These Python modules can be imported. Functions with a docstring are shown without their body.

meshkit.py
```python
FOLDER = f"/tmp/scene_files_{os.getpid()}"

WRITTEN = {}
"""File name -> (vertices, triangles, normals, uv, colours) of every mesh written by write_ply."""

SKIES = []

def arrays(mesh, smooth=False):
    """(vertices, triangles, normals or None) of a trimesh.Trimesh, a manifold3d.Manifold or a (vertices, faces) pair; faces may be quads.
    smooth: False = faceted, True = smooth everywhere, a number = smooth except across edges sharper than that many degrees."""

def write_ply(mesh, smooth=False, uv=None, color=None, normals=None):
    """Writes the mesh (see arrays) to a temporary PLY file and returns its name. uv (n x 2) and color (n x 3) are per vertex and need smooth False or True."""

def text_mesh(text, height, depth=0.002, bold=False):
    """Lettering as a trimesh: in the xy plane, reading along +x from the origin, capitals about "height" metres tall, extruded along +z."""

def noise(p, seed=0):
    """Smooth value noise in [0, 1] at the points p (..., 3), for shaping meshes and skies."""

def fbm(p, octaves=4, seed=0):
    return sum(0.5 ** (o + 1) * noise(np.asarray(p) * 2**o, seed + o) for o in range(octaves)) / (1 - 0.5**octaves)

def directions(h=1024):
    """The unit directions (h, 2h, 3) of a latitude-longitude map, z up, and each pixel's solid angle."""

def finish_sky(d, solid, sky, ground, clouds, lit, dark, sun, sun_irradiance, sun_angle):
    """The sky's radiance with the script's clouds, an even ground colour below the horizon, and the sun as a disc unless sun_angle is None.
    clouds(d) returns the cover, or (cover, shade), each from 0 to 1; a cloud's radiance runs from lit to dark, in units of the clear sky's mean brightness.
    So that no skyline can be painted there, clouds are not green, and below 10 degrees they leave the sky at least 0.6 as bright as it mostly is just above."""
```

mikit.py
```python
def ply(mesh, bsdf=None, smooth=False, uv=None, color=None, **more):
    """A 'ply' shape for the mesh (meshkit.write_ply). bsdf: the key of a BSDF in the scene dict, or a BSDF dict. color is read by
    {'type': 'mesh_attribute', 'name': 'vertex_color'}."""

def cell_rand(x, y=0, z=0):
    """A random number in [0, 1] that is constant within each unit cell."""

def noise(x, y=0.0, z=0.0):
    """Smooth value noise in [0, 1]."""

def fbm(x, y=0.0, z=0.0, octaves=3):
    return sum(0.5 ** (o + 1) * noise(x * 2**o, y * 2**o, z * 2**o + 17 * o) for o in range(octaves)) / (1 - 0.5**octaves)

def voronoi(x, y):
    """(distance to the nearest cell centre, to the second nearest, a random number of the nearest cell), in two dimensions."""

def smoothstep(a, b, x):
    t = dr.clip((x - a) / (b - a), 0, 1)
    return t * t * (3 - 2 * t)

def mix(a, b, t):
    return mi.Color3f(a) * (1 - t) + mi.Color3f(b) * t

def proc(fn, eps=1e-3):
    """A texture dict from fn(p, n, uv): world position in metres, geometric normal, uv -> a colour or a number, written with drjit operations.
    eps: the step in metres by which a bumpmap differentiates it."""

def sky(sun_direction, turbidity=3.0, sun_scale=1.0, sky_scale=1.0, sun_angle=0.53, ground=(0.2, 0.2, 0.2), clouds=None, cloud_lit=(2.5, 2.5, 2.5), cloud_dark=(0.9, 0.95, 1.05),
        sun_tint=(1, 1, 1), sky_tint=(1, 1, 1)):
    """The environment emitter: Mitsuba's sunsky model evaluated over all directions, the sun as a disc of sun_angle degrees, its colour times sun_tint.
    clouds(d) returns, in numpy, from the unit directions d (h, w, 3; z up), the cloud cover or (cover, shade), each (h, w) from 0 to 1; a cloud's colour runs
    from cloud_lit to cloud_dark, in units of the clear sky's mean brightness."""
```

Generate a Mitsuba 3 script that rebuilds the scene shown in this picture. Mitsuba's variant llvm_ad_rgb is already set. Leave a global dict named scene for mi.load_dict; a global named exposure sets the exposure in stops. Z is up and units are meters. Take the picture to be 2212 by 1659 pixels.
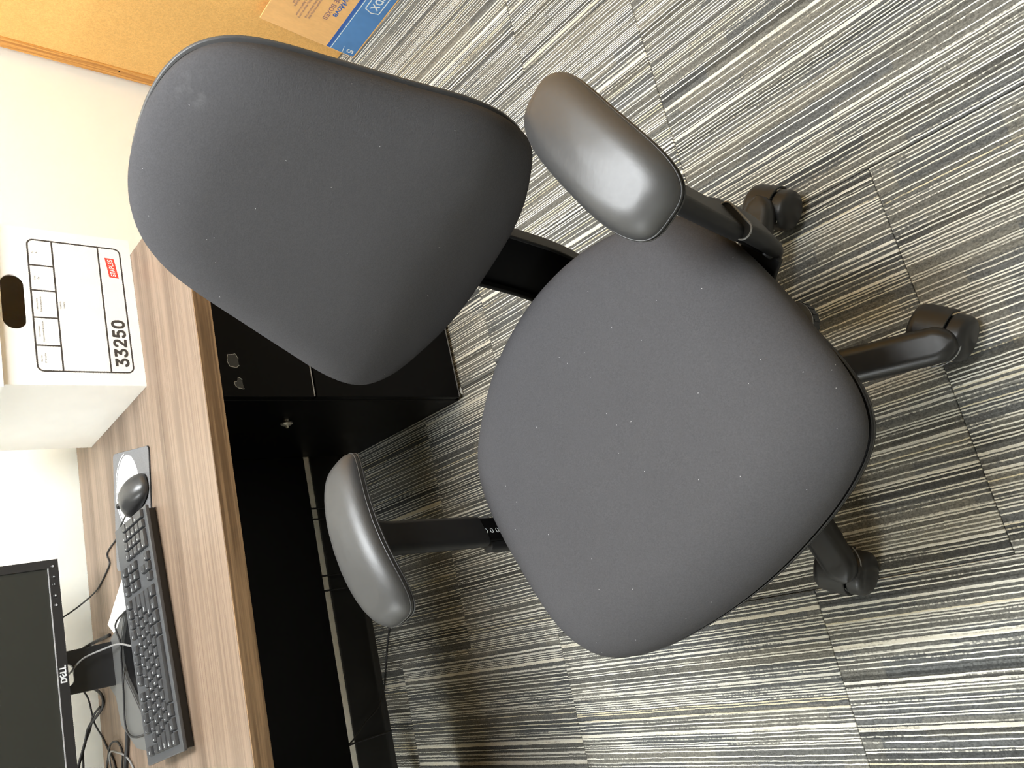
import math, random
import numpy as np
import drjit as dr
import mitsuba as mi
import trimesh
import shapely.geometry as sg
from shapely import affinity
import mikit, meshkit
from mikit import proc, noise, fbm, voronoi, cell_rand, smoothstep, mix

random.seed(7)
rng = np.random.default_rng(7)

# ------------------------------------------------------------------ camera, lights, exposure
T = mi.ScalarTransform4f
YAW, PITCH, ROLL, FPX, CAMZ = 0.35156, 0.758226, 0.01716, 1720.8, 1.263
_cp, _sp, _cy, _sy = math.cos(PITCH), math.sin(PITCH), math.cos(YAW), math.sin(YAW)
_fw = np.array([_sy * _cp, _cy * _cp, -_sp]); _r0 = np.array([_cy, -_sy, 0.0]); _u0 = np.cross(_r0, _fw)
_rt = math.cos(ROLL) * _r0 + math.sin(ROLL) * _u0            # the phone was held on its side: picture up is the room's right
CAM = np.array([0.0, 0.0, CAMZ])
exposure = 1.5
scene = {'type': 'scene'}
labels = {}
scene['camera'] = {'type': 'perspective', 'fov_axis': 'x', 'fov': math.degrees(2 * math.atan(1106 / FPX)), 'near_clip': 0.02, 'far_clip': 50,
                   'to_world': T().look_at(origin=CAM.tolist(), target=(CAM + _fw).tolist(), up=_rt.tolist())}
LAMP = (14.4, 15.0, 15.4)                                      # radiance of a ceiling panel
CEIL = 2.65
LAMPS = [(0.60, 0.75), (-3.1, 1.38)]   # centres of the ceiling panels, outside the frame
LAMP_W, LAMP_L = 0.6, 1.2
XL, XR, YF, YB = -5.4, 1.694, -6.2, 2.02                        # room
DESK_Z = 0.725


# ------------------------------------------------------------------ materials
def rgb(*c): return {'type': 'rgb', 'value': list(c)}
def bsdf(key, d): scene[key] = {'type': 'twosided', 'bsdf': d} if d['type'] not in ('dielectric', 'thindielectric') else d
def principled(c, rough=0.5, spec=0.5, **k):
    return {'type': 'principled', 'base_color': c if isinstance(c, dict) else rgb(*c), 'roughness': rough, 'specular': spec, **k}
def bump(d, fn, scale, eps=5e-4): return {'type': 'bumpmap', 'arbitrary': proc(fn, eps), 'scale': scale, 'bsdf': d}

TILE, TX0, TY0 = 0.6096, -0.1003, 0.376
NROW = 292
def carpet_cells(p):
    cx = (p.x - TX0) / TILE; c = dr.floor(cx)
    odd = c - 2 * dr.floor(c / 2)
    cy = (p.y - TY0) / TILE - 0.5 * odd; j = dr.floor(cy)
    wob = (noise(p.x * 160, p.y * 90, 3) - 0.5) * 0.45 + (noise(p.x * 25, p.y * 9, 5) - 0.5) * 0.6
    r = (cx - c) * NROW + wob
    i = dr.floor(r)
    return c, j, i, r - i, (cy - j) * TILE
def carpet_color(p, n, uv):
    c, j, i, fr, ly = carpet_cells(p)
    seed = c * 7.0 + j * 131.0
    g = dr.floor(i / 4)
    pick = dr.floor(cell_rand(g, seed, 1) * 2.6) + 0.5 * 0
    kind = cell_rand(g, seed, 2)
    light = (((i - g * 4) == pick) & (kind > 0.05)) | (((i - g * 4) == 3) & (kind > 0.70) & (pick < 2))
    wide = (kind > 0.965) & ((i - g * 4) > 0)
    # rectangular patches of yarn colour along the rows
    b = dr.floor((i + 5 * cell_rand(g, seed, 9)) / 15)
    step = dr.floor((ly + cell_rand(b, seed, 4) * 0.6) / (0.15 + 0.30 * cell_rand(b, seed, 5)))
    t = cell_rand(b, seed, step + 6)
    dark = mix(mi.Color3f(0.098, 0.102, 0.102), mi.Color3f(0.132, 0.131, 0.119), smoothstep(0.1, 0.6, t))
    dark = mix(dark, mi.Color3f(0.165, 0.160, 0.140), smoothstep(0.75, 0.98, t))
    band = cell_rand(dr.floor(i / 9), seed, 31)
    dark = dark * dr.select(band > 0.86, 0.62, 1.0) * (0.78 + 0.44 * cell_rand(i, seed, 11))
    lite = mix(mi.Color3f(0.56, 0.55, 0.495), mi.Color3f(0.76, 0.745, 0.675), cell_rand(i, seed, 12))
    lite = mix(lite, mi.Color3f(0.62, 0.565, 0.42), smoothstep(0.86, 0.99, cell_rand(g, seed, 13)))
    # some light rows fade to a dotted row for a stretch
    st2 = cell_rand(i, seed, dr.floor(ly / 0.11 + 3 * cell_rand(i, seed, 14)) + 20)
    loop = noise(i * 3.0, p.y / 0.0022, seed) * 0.75 + 0.25 * noise(p.x * 900, p.y * 900, 8)
    dotted = mix(dark, lite, 0.22 + 0.6 * smoothstep(0.35, 0.65, loop))
    lite = dr.select(st2 > 0.84, dotted, lite * (0.86 + 0.28 * loop))
    lite = dr.select(wide, mix(lite, mi.Color3f(0.70, 0.65, 0.51), 0.4), lite)
    col = dr.select(light | wide, lite, dark * (0.55 + 0.90 * loop))
    return mi.Color3f(col)
def carpet_relief(p, n, uv):
    c, j, i, fr, ly = carpet_cells(p)
    ridge = 4 * fr * (1 - fr)
    return ridge * (0.75 + 0.25 * dr.sin(p.y * 1960 + i * 2.1)) + 0.35 * noise(p.x * 500, p.y * 500, 2)
bsdf('carpet', bump(principled(proc(carpet_color), 0.95, 0.1), carpet_relief, 0.0007, 4e-4))

def wood_color(p, n, uv):
    y = p.y + 0.008 * fbm(p.x * 2.1, p.y * 5, 1) + p.z * 0.7
    band = fbm(p.x * 0.7, y * 30, 2, 3)
    fine = fbm(p.x * 5, y * 230, 5, 3)
    c = mix(mi.Color3f(0.120, 0.082, 0.057), mi.Color3f(0.185, 0.133, 0.096), smoothstep(0.28, 0.68, band))
    return c * (0.87 + 0.26 * smoothstep(0.25, 0.75, fine))
bsdf('wood_laminate', principled(proc(wood_color), 0.42, 0.4))
def edge_color(p, n, uv):
    f = fbm(p.x * 4, p.z * 190, p.y * 3, 3); g = fbm(p.x * 22, p.z * 500, 7, 2)
    return mix(mi.Color3f(0.115, 0.067, 0.033), mi.Color3f(0.250, 0.158, 0.086), smoothstep(0.3, 0.7, f)) * (0.8 + 0.4 * g)
bsdf('wood_edge', principled(proc(edge_color), 0.45, 0.4))
def cork_color(p, n, uv):
    a = fbm(p.y * 230, p.z * 230, 1, 3); b = noise(p.y * 520, p.z * 520, 9); c = fbm(p.y * 6, p.z * 6, 4, 2)
    col = mix(mi.Color3f(0.700, 0.410, 0.138), mi.Color3f(0.755, 0.453, 0.160), smoothstep(0.25, 0.75, a))
    return col * (0.86 + 0.16 * b + 0.10 * c)
bsdf('cork', principled(proc(cork_color), 0.9, 0.1))
def oak_color(p, n, uv):
    f = fbm(p.y * 240 + 3 * fbm(p.z * 3, 1, 1), p.z * 7, p.x * 200, 3)
    return mix(mi.Color3f(0.42, 0.175, 0.035), mi.Color3f(0.64, 0.315, 0.080), smoothstep(0.3, 0.7, f))
bsdf('oak', principled(proc(oak_color), 0.45, 0.4))
def board_color(p, n, uv):
    f = fbm(p.y * 30, p.z * 4, p.x * 4, 3); g = noise(p.y * 300, p.z * 120, 3)
    return mi.Color3f(0.74, 0.44, 0.185) * (0.86 + 0.20 * f + 0.06 * g)
bsdf('cardboard', principled(proc(board_color), 0.85, 0.1))
bsdf('cardboard_inside', principled((0.30, 0.14, 0.045), 0.9, 0.1))
bsdf('cardboard_cut', principled((0.78, 0.50, 0.26), 0.9, 0.1))
bsdf('blue_print', principled(proc(lambda p, n, uv: mi.Color3f(0.085, 0.215, 0.46) * (0.88 + 0.24 * fbm(p.y * 40, p.z * 25, 3, 2))), 0.6, 0.25))
bsdf('blue_dark_print', principled((0.045, 0.115, 0.37), 0.6, 0.25))
bsdf('pale_print', principled((0.62, 0.66, 0.68), 0.7, 0.2))
bsdf('mauve_print', principled((0.30, 0.17, 0.165), 0.8, 0.2))

def fabric_color(p, n, uv):
    w = noise(p.x * 900, p.y * 900, p.z * 900); l = fbm(p.x * 14, p.y * 14, p.z * 14, 3)
    d, _, k = voronoi(p.x * 95 + p.z * 37, p.y * 95 + p.z * 61)
    lint = dr.select((k > 0.978) & (d < 0.052), 0.24, 0.0)
    c = mi.Color3f(0.066, 0.065, 0.069) * (0.83 + 0.24 * w + 0.08 * l) + lint
    # chalky finger marks near the top corner of the backrest
    q = p - mi.Point3f(0.552, 0.664, 0.955)
    smear = smoothstep(0.03, 0.0, dr.norm(q)) * smoothstep(0.45, 0.75, fbm(p.x * 90, p.y * 90, p.z * 60, 3))
    return c + 0.10 * smear
def weave(p, n, uv):
    # threads a bit over a millimetre long, crossing the seat from side to side
    a = p.x * 0.92 + p.y * 0.39; b = -p.x * 0.39 + p.y * 0.92
    return noise(a * 330 + p.z * 200, b * 950, p.z * 800) + 0.5 * noise(a * 1300, b * 1300, p.z * 1300)
bsdf('fabric', bump({'type': 'diffuse', 'reflectance': proc(fabric_color)}, weave, 0.00014, 3e-4))
def leather_grain(p, n, uv): return noise(p.x * 620, p.y * 620, p.z * 620) + 0.5 * noise(p.x * 1400, p.y * 1400, p.z * 1400)
bsdf('pad_skin', bump(principled((0.026, 0.026, 0.027), 0.48, 0.85), leather_grain, 0.00005, 3e-4))
bsdf('black_plastic', bump(principled((0.011, 0.011, 0.0115), 0.40, 0.4), leather_grain, 0.00006, 3e-4))
bsdf('matte_plastic', principled((0.010, 0.010, 0.0105), 0.5, 0.3))
bsdf('grey_rim', principled((0.14, 0.14, 0.14), 0.35, 0.6))
bsdf('foot_plastic', principled((0.075, 0.076, 0.075), 0.4, 0.6))
bsdf('lip_plastic', principled((0.30, 0.30, 0.31), 0.3, 0.6))
bsdf('seam_cord', principled((0.026, 0.026, 0.026), 0.4, 0.6))
bsdf('shell_grey', principled((0.055, 0.055, 0.056), 0.45, 0.4))
bsdf('black_steel', principled((0.0045, 0.0045, 0.005), 0.36, 0.08))
bsdf('dark_steel', principled((0.003, 0.003, 0.0033), 0.42, 0.12))
bsdf('steel_edge', principled((0.32, 0.32, 0.33), 0.3, 0.5, metallic=0.9))
bsdf('chrome', principled((0.72, 0.68, 0.58), 0.32, 0.6, metallic=0.7))
bsdf('white_mark', principled((0.62, 0.64, 0.66), 0.6, 0.3))
bsdf('key_plastic', principled((0.030, 0.031, 0.034), 0.38, 0.7))
bsdf('keyboard_plastic', principled((0.046, 0.048, 0.052), 0.38, 0.7))
bsdf('mouse_plastic', principled((0.030, 0.030, 0.031), 0.33, 0.6))
bsdf('bezel_plastic', principled((0.016, 0.016, 0.017), 0.36, 0.5))
bsdf('screen_glass', principled((0.022, 0.023, 0.020), 0.3, 0.5))
bsdf('cable_rubber', principled((0.018, 0.018, 0.019), 0.45, 0.4))
bsdf('cable_grey', principled((0.20, 0.20, 0.20), 0.5, 0.4))
bsdf('paper', principled((0.88, 0.88, 0.86), 0.8, 0.2))
bsdf('pad_cloth', principled(proc(lambda p, n, uv: mi.Color3f(0.13, 0.13, 0.135) * (0.9 + 0.2 * noise(p.x * 700, p.y * 700, 1))), 0.6, 0.4))
bsdf('pad_edge', principled((0.02, 0.02, 0.02), 0.7, 0.2))
bsdf('box_white', principled(proc(lambda p, n, uv: mi.Color3f(0.875, 0.875, 0.85) * (0.97 + 0.05 * fbm(p.x * 25, p.y * 25, p.z * 25, 2))), 0.7, 0.25))
bsdf('ink', principled((0.060, 0.056, 0.052), 0.7, 0.2))
bsdf('red_print', principled((0.83, 0.075, 0.055), 0.6, 0.3))
bsdf('tape_film', principled((0.026, 0.027, 0.027), 0.3, 0.5))
bsdf('wall_paint', principled(proc(lambda p, n, uv: mi.Color3f(0.895, 0.885, 0.80) * (0.985 + 0.03 * fbm(p.x * 9, p.y * 9, p.z * 9, 2))), 0.75, 0.25))
bsdf('ceiling_tile', principled((0.82, 0.82, 0.79), 0.9, 0.1))
bsdf('vinyl', principled((0.010, 0.010, 0.010), 0.35, 0.4))
bsdf('slab', principled((0.03, 0.03, 0.03), 0.9, 0.1))
bsdf('lamp_frame', principled((0.8, 0.8, 0.8), 0.5, 0.4))


# ------------------------------------------------------------------ helpers
def put(key, mesh, mat, smooth=False, **more):
    if key in scene:
        k = 1
        while f'{key}_{k:03d}' in scene: k += 1
        key = f'{key}_{k:03d}'
    scene[key] = mikit.ply(mesh, mat, smooth, **more); return key
def part(parent, name, mesh, mat, smooth=False, label=None, **more):
    k = put(f'{parent}__{name}', mesh, mat, smooth, **more)
    if label: labels[k] = {'label': label}
    return k
def thing(key, label, cat, group=None):
    labels[key] = {'label': label, 'category': cat}
    if group: labels[key]['group'] = group
    return key
def struct(key, mesh, mat, smooth=False, label=None):
    put(key, mesh, mat, smooth); labels[key] = {'kind': 'structure', 'label': label or key.replace('_', ' ')}; return key

def join(*ms): return trimesh.util.concatenate([trimesh.Trimesh(*_vf(m), process=False) for m in ms])
def _vf(m): return (np.asarray(m.vertices), np.asarray(m.faces)) if hasattr(m, 'vertices') else m
def loft(rings, cap0=True, cap1=True, closed=True):
    """Skin over rings of equal vertex count (k x n x 3); the caps are fans about the ring's centre."""
    R = np.asarray(rings, float); k, n = R.shape[:2]
    V = R.reshape(-1, 3); F = []
    a = np.arange(n); b = (a + 1) % n
    for i in range(k - 1):
        q = np.stack([i * n + a, i * n + b, (i + 1) * n + b, (i + 1) * n + a], 1)
        F += [q[:, [0, 1, 2]], q[:, [0, 2, 3]]]
    V = list(V)
    if cap0: V.append(R[0].mean(0)); F.append(np.stack([b, a, np.full(n, len(V) - 1)], 1))
    if cap1: V.append(R[-1].mean(0)); F.append(np.stack([(k - 1) * n + a, (k - 1) * n + b, np.full(n, len(V) - 1)], 1))
    m = trimesh.Trimesh(np.array(V), np.concatenate(F), process=False)
    if m.volume < 0: m.invert()
    return m
def rrect(w, h, r, seg=5):
    """Rounded rectangle about the origin, counter-clockwise."""
    r = min(r, w / 2 - 1e-6, h / 2 - 1e-6); pts = []
    for cx, cy, a0 in ((w/2 - r, h/2 - r, 0), (-w/2 + r, h/2 - r, 90), (-w/2 + r, -h/2 + r, 180), (w/2 - r, -h/2 + r, 270)):
        for t in np.linspace(a0, a0 + 90, seg + 1): pts.append((cx + r * math.cos(math.radians(t)), cy + r * math.sin(math.radians(t))))
    return np.array(pts)
def shrink(poly, d):
    """Offset an outline inwards by d along its vertex normals."""
    e = np.roll(poly, -1, 0) - np.roll(poly, 1, 0); nrm = np.stack([e[:, 1], -e[:, 0]], 1)
    return poly - d * nrm / np.maximum(np.linalg.norm(nrm, axis=1, keepdims=True), 1e-12)
def plate(poly, z0, z1, bev=0.001, seg=2, both=True):
    """Outline raised from z0 to z1 with rounded edges."""
    rings = []
    if both:
        for t in np.linspace(0, math.pi/2, seg + 1): rings.append((bev * (1 - math.sin(t)), z0 + bev * (1 - math.cos(t))))
    else: rings.append((0, z0))
    for t in np.linspace(0, math.pi/2, seg + 1): rings.append((bev * (1 - math.cos(t)), z1 - bev * (1 - math.sin(t))))
    return loft([np.column_stack([shrink(poly, d), np.full(len(poly), z)]) for d, z in rings])
def rbox(x0, x1, y0, y1, z0, z1, r=0.002, seg=2):
    m = plate(rrect(x1 - x0, y1 - y0, max(r, 1e-4), seg + 1), z0, z1, r, seg); m.apply_translation([(x0 + x1)/2, (y0 + y1)/2, 0]); return m
def box(x0, x1, y0, y1, z0, z1):
    m = trimesh.creation.box(bounds=[[x0, y0, z0], [x1, y1, z1]]); return m
def frame_of(d, up=(0, 0, 1)):
    d = np.asarray(d, float); d = d / np.linalg.norm(d); s = np.cross(up, d)
    if np.linalg.norm(s) < 1e-6: s = np.cross((1, 0, 0), d)
    s /= np.linalg.norm(s); return s, np.cross(d, s), d
def sweep(path, profs, up=(0, 0, 1)):
    """Profiles (n x 2, or one for all) carried along a path; profile x goes sideways, y along up."""
    P = np.asarray(path, float); k = len(P)
    if not isinstance(profs, list): profs = [profs] * k
    rings = []
    for i in range(k):
        d = P[min(i + 1, k - 1)] - P[max(i - 1, 0)]
        s, u, _ = frame_of(d, up); rings.append(P[i] + profs[i][:, :1] * s + profs[i][:, 1:] * u)
    return loft(rings)
def circ(r, n=10): t = np.arange(n) * 2 * math.pi / n; return np.stack([r * np.cos(t), r * np.sin(t)], 1)
def spline(pts, n=40):
    from scipy.interpolate import CubicSpline
    P = np.asarray(pts, float)
    t = np.r_[0, np.cumsum(np.sqrt(np.linalg.norm(np.diff(P, axis=0), axis=1)))]
    return CubicSpline(t, P, bc_type='natural')(np.linspace(0, t[-1], n))
def tube(pts, r, n=8, seg=40):
    """A round cable through the points, framed by parallel transport."""
    P = spline(pts, seg); D = np.gradient(P, axis=0); D /= np.linalg.norm(D, axis=1, keepdims=True)
    s = np.cross(D[0], (0.3, 0.2, 0.9)); s /= np.linalg.norm(s); rings = []; c = circ(r, n)
    for p, d in zip(P, D):
        s = s - d * (s @ d); s /= np.linalg.norm(s); u = np.cross(d, s); rings.append(p + c[:, :1] * s + c[:, 1:] * u)
    return loft(rings)
def lathe(prof, n=32):
    """Profile (r, z) turned about z."""
    t = np.arange(n) * 2 * math.pi / n
    return loft([np.stack([max(r, 1e-5) * np.cos(t), max(r, 1e-5) * np.sin(t), np.full(n, z)], 1) for r, z in prof])
def xf(m, ex, ey, ez, o):
    m = m.copy(); M = np.eye(4); M[:3, 0], M[:3, 1], M[:3, 2], M[:3, 3] = ex, ey, ez, o; m.apply_transform(M); return m
def rotz(m, deg, o=(0, 0, 0)):
    m = m.copy(); m.apply_transform(trimesh.transformations.rotation_matrix(math.radians(deg), [0, 0, 1])); m.apply_translation(o); return m
def ring_plate(outer, inner, z0, z1):
    p = sg.Polygon(outer, [inner]); m = trimesh.creation.extrude_polygon(p, z1 - z0, engine='earcut'); m.apply_translation([0, 0, z0]); return m
def ext(poly, z0, z1):
    p = poly if hasattr(poly, 'geom_type') else sg.Polygon(poly)
    m = trimesh.creation.extrude_polygon(p, z1 - z0, engine='earcut'); m.apply_translation([0, 0, z0]); return m
def text(s, h, depth=0.0003, bold=False, center=False):
    m = meshkit.text_mesh(s, h, depth, bold)
    if center: m.apply_translation([-(m.bounds[0][0] + m.bounds[1][0]) / 2, 0, 0])
    return m


# ------------------------------------------------------------------ the room
struct('floor', box(XL, XR, YF, YB, -0.05, -0.0068), 'slab', label='dark subfloor under striped grey and cream carpet tiles')
tile_mesh = {}
c0, c1 = math.floor((XL - TX0) / TILE), math.ceil((XR - TX0) / TILE)
for c in range(c0, c1):
    for j in range(-12, 4):
        x0 = TX0 + c * TILE; y0 = TY0 + (j + 0.5 * (c % 2)) * TILE
        a0, a1, b0, b1 = max(x0, XL), min(x0 + TILE, XR), max(y0, YF), min(y0 + TILE, YB)
        if a1 - a0 < 0.02 or b1 - b0 < 0.02: continue
        g = 0.00045; h = rng.uniform(-0.0006, 0.0)
        o = np.array([[a0 + g, b0 + g], [a1 - g, b0 + g], [a1 - g, b1 - g], [a0 + g, b1 - g]])
        rings = [np.column_stack([o, np.full(4, -0.0066)]), np.column_stack([o, np.full(4, -0.0012 + h)]),
                 np.column_stack([o + np.array([[1, 1], [-1, 1], [-1, -1], [1, -1]]) * 0.0012, np.full(4, h)])]
        part('floor', 'carpet_tile', loft(rings), 'carpet')
struct('wall_back', box(XL - 0.1, XR + 0.1, YB, YB + 0.1, -0.05, CEIL + 0.1), 'wall_paint', label='cream painted wall behind the desk')
struct('wall_right', box(XR, XR + 0.1, YF - 0.1, YB, -0.05, CEIL + 0.1), 'wall_paint', label='cream painted side wall behind the tan cork board')
struct('wall_left', box(XL - 0.1, XL, YF - 0.1, YB, -0.05, CEIL + 0.1), 'wall_paint', label='cream painted side wall far from the cork board')
struct('wall_front', box(XL, XR, YF - 0.1, YF, -0.05, CEIL + 0.1), 'wall_paint', label='cream painted wall opposite the desk')
struct('ceiling', box(XL, XR, YF, YB, CEIL, CEIL + 0.1), 'ceiling_tile', label='white ceiling')
cove = np.array([(0, 0), (-0.016, 0), (-0.0145, 0.003), (-0.008, 0.010), (-0.006, 0.018), (-0.006, 0.104), (-0.004, 0.107), (0, 0.107)])
def cove_along(p0, p1, out):
    p0, p1, out = map(np.array, (p0, p1, out)); return loft([np.array([p + out * -a + np.array([0, 0, b]) for a, b in cove]) for p in (p0, p1)])
struct('baseboard_back', cove_along((XL, YB, 0), (XR, YB, 0), (0, -1, 0)), 'vinyl', 40, 'black vinyl baseboard along the wall under the desk')
struct('baseboard_right', cove_along((XR, YF, 0), (XR, YB - 0.017, 0), (-1, 0, 0)), 'vinyl', 40, 'black vinyl baseboard along the side wall')
for i, (lx, ly) in enumerate(LAMPS):
    k = 'ceiling_light' if i == 0 else f'ceiling_light_{i:03d}'
    thing(k, 'rectangular white ceiling light panel above the ' + ('office chair', 'left half of the room', 'space behind the camera', 'far corner behind the camera')[i], 'ceiling light', 'ceiling light panels')
    o = [(-LAMP_W/2, -LAMP_L/2), (LAMP_W/2, -LAMP_L/2), (LAMP_W/2, LAMP_L/2), (-LAMP_W/2, LAMP_L/2)]
    fr = ring_plate(np.array(o) * 1.06, np.array(o), 0, 0.03); fr.apply_translation([lx, ly, CEIL - 0.0301]); part(k, 'frame', fr, 'lamp_frame')
    q = trimesh.Trimesh(np.array([(lx + a, ly + b, CEIL - 0.012) for a, b in o]), [[0, 2, 1], [0, 3, 2]], process=False)
    part(k, 'diffuser', q, 'lamp_frame', emitter={'type': 'area', 'radiance': rgb(*LAMP)})


# ------------------------------------------------------------------ office chair
ANG = math.radians(203.5)
CF, CL, CO = np.array([math.cos(ANG), math.sin(ANG), 0]), np.array([-math.sin(ANG), math.cos(ANG), 0]), np.array([0.227, 0.654, 0])
def ch(m): return xf(m, CF, CL, (0, 0, 1), CO)          # chair frame (x forward, y to the sitter's left) -> room
C = thing('office_chair', 'dark grey fabric swivel office chair with black armrests and a wheeled base', 'chair')
def closed_curve(pts, n):
    from scipy.interpolate import CubicSpline
    P = np.vstack([pts, pts[:1]]); t = np.r_[0, np.cumsum(np.linalg.norm(np.diff(P, axis=0), axis=1))]
    return CubicSpline(t, P, bc_type='periodic')(np.linspace(0, t[-1], n + 1)[:-1])
half = [(-.185, 0), (-.180, .060), (-.166, .118), (-.134, .184), (-.078, .249), (-.010, .270), (.068, .274), (.150, .271), (.212, .263), (.257, .238), (.283, .190), (.301, .105), (.308, 0)]
SEAT = closed_curve(np.array(half + [(x, -y) for x, y in half[-2:0:-1]])[::1] + [0, -0.008], 168)
if sg.Polygon(SEAT).exterior.is_ccw is False: SEAT = SEAT[::-1]
SC = np.array([0.065, -0.008])
def frontness(p): t = np.clip((p[:, 0] - 0.09) / 0.15, 0, 1); return t * t * (3 - 2 * t)
def seat_z(x, y, s):
    """Height of the cushion's top: dished, dropping at the front edge."""
    front = np.clip((x - 0.13) / 0.18, 0, 1); side = np.abs(y + 0.008) / 0.265
    return 0.484 - 0.030 * front**2 + 0.007 * side**2 - 0.006 * np.exp(-((x - 0.03) / 0.14)**2) * (1 - side**2) + 0.008 * np.clip((-0.05 - x) / 0.13, 0, 1)**2
def seat_ring(s, dz, flat=None):
    p = SC + (SEAT - SC) * s; z = seat_z(p[:, 0], p[:, 1], s) - dz if flat is None else np.full(len(p), flat)
    return np.column_stack([p, z])
fr_ = frontness(SEAT)
def seat_low(s, dz_side, dz_front, s_side=None):
    """A ring of the cushion's underside or of the shell: the seam runs higher round the front than along the sides."""
    sc = s if s_side is None else s * fr_ + s_side * (1 - fr_); p = SC + (SEAT - SC) * np.asarray(sc).reshape(-1, 1)
    return np.column_stack([p, seat_z(SEAT[:, 0], SEAT[:, 1], 1) - (dz_side * (1 - fr_) + dz_front * fr_)])
rings = [seat_low(0.92, 0.094, 0.066), seat_low(0.955, 0.092, 0.064), seat_low(0.982, 0.084, 0.0615), seat_low(0.996, 0.073, 0.0595)]
for t in np.linspace(0, math.pi/2, 12):
    rings.append(seat_ring(1 - 0.33 * (1 - math.cos(t)), 0.058 * (1 - math.sin(t))))
for s in (0.58, 0.48, 0.37, 0.26, 0.15, 0.06): rings.append(seat_ring(s, 0))
part(C, 'seat', ch(loft(rings)), 'fabric', True, label='dark grey fabric seat cushion')
rings = [seat_ring(0.76, 0, 0.352), seat_low(0.87, 0.122, 0.112, 0.86), seat_low(0.962, 0.110, 0.094, 0.93), seat_low(0.995, 0.103, 0.080, 0.955), seat_low(1.003, 0.098, 0.069, 0.96), seat_low(0.998, 0.0955, 0.0665, 0.955), seat_low(0.93, 0.0952, 0.0662, 0.90)]
part(C, 'seat_shell', ch(loft(rings)), 'matte_plastic', 50, label='black plastic shell under the seat cushion')
def ring_tube(P, r, n=6):
    D = np.roll(P, -1, 0) - np.roll(P, 1, 0); D /= np.linalg.norm(D, axis=1, keepdims=True); out = []
    c = circ(r, n)
    for p, d in zip(P, D):
        s, u, _ = frame_of(d); out.append(p + c[:, :1] * s + c[:, 1:] * u)
    out.append(out[0]); return loft(out, False, False)
part(C, 'seat_piping', ch(ring_tube(seat_low(0.9995, 0.0955, 0.0655, 0.955), 0.0011)), 'black_plastic', True)

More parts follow.
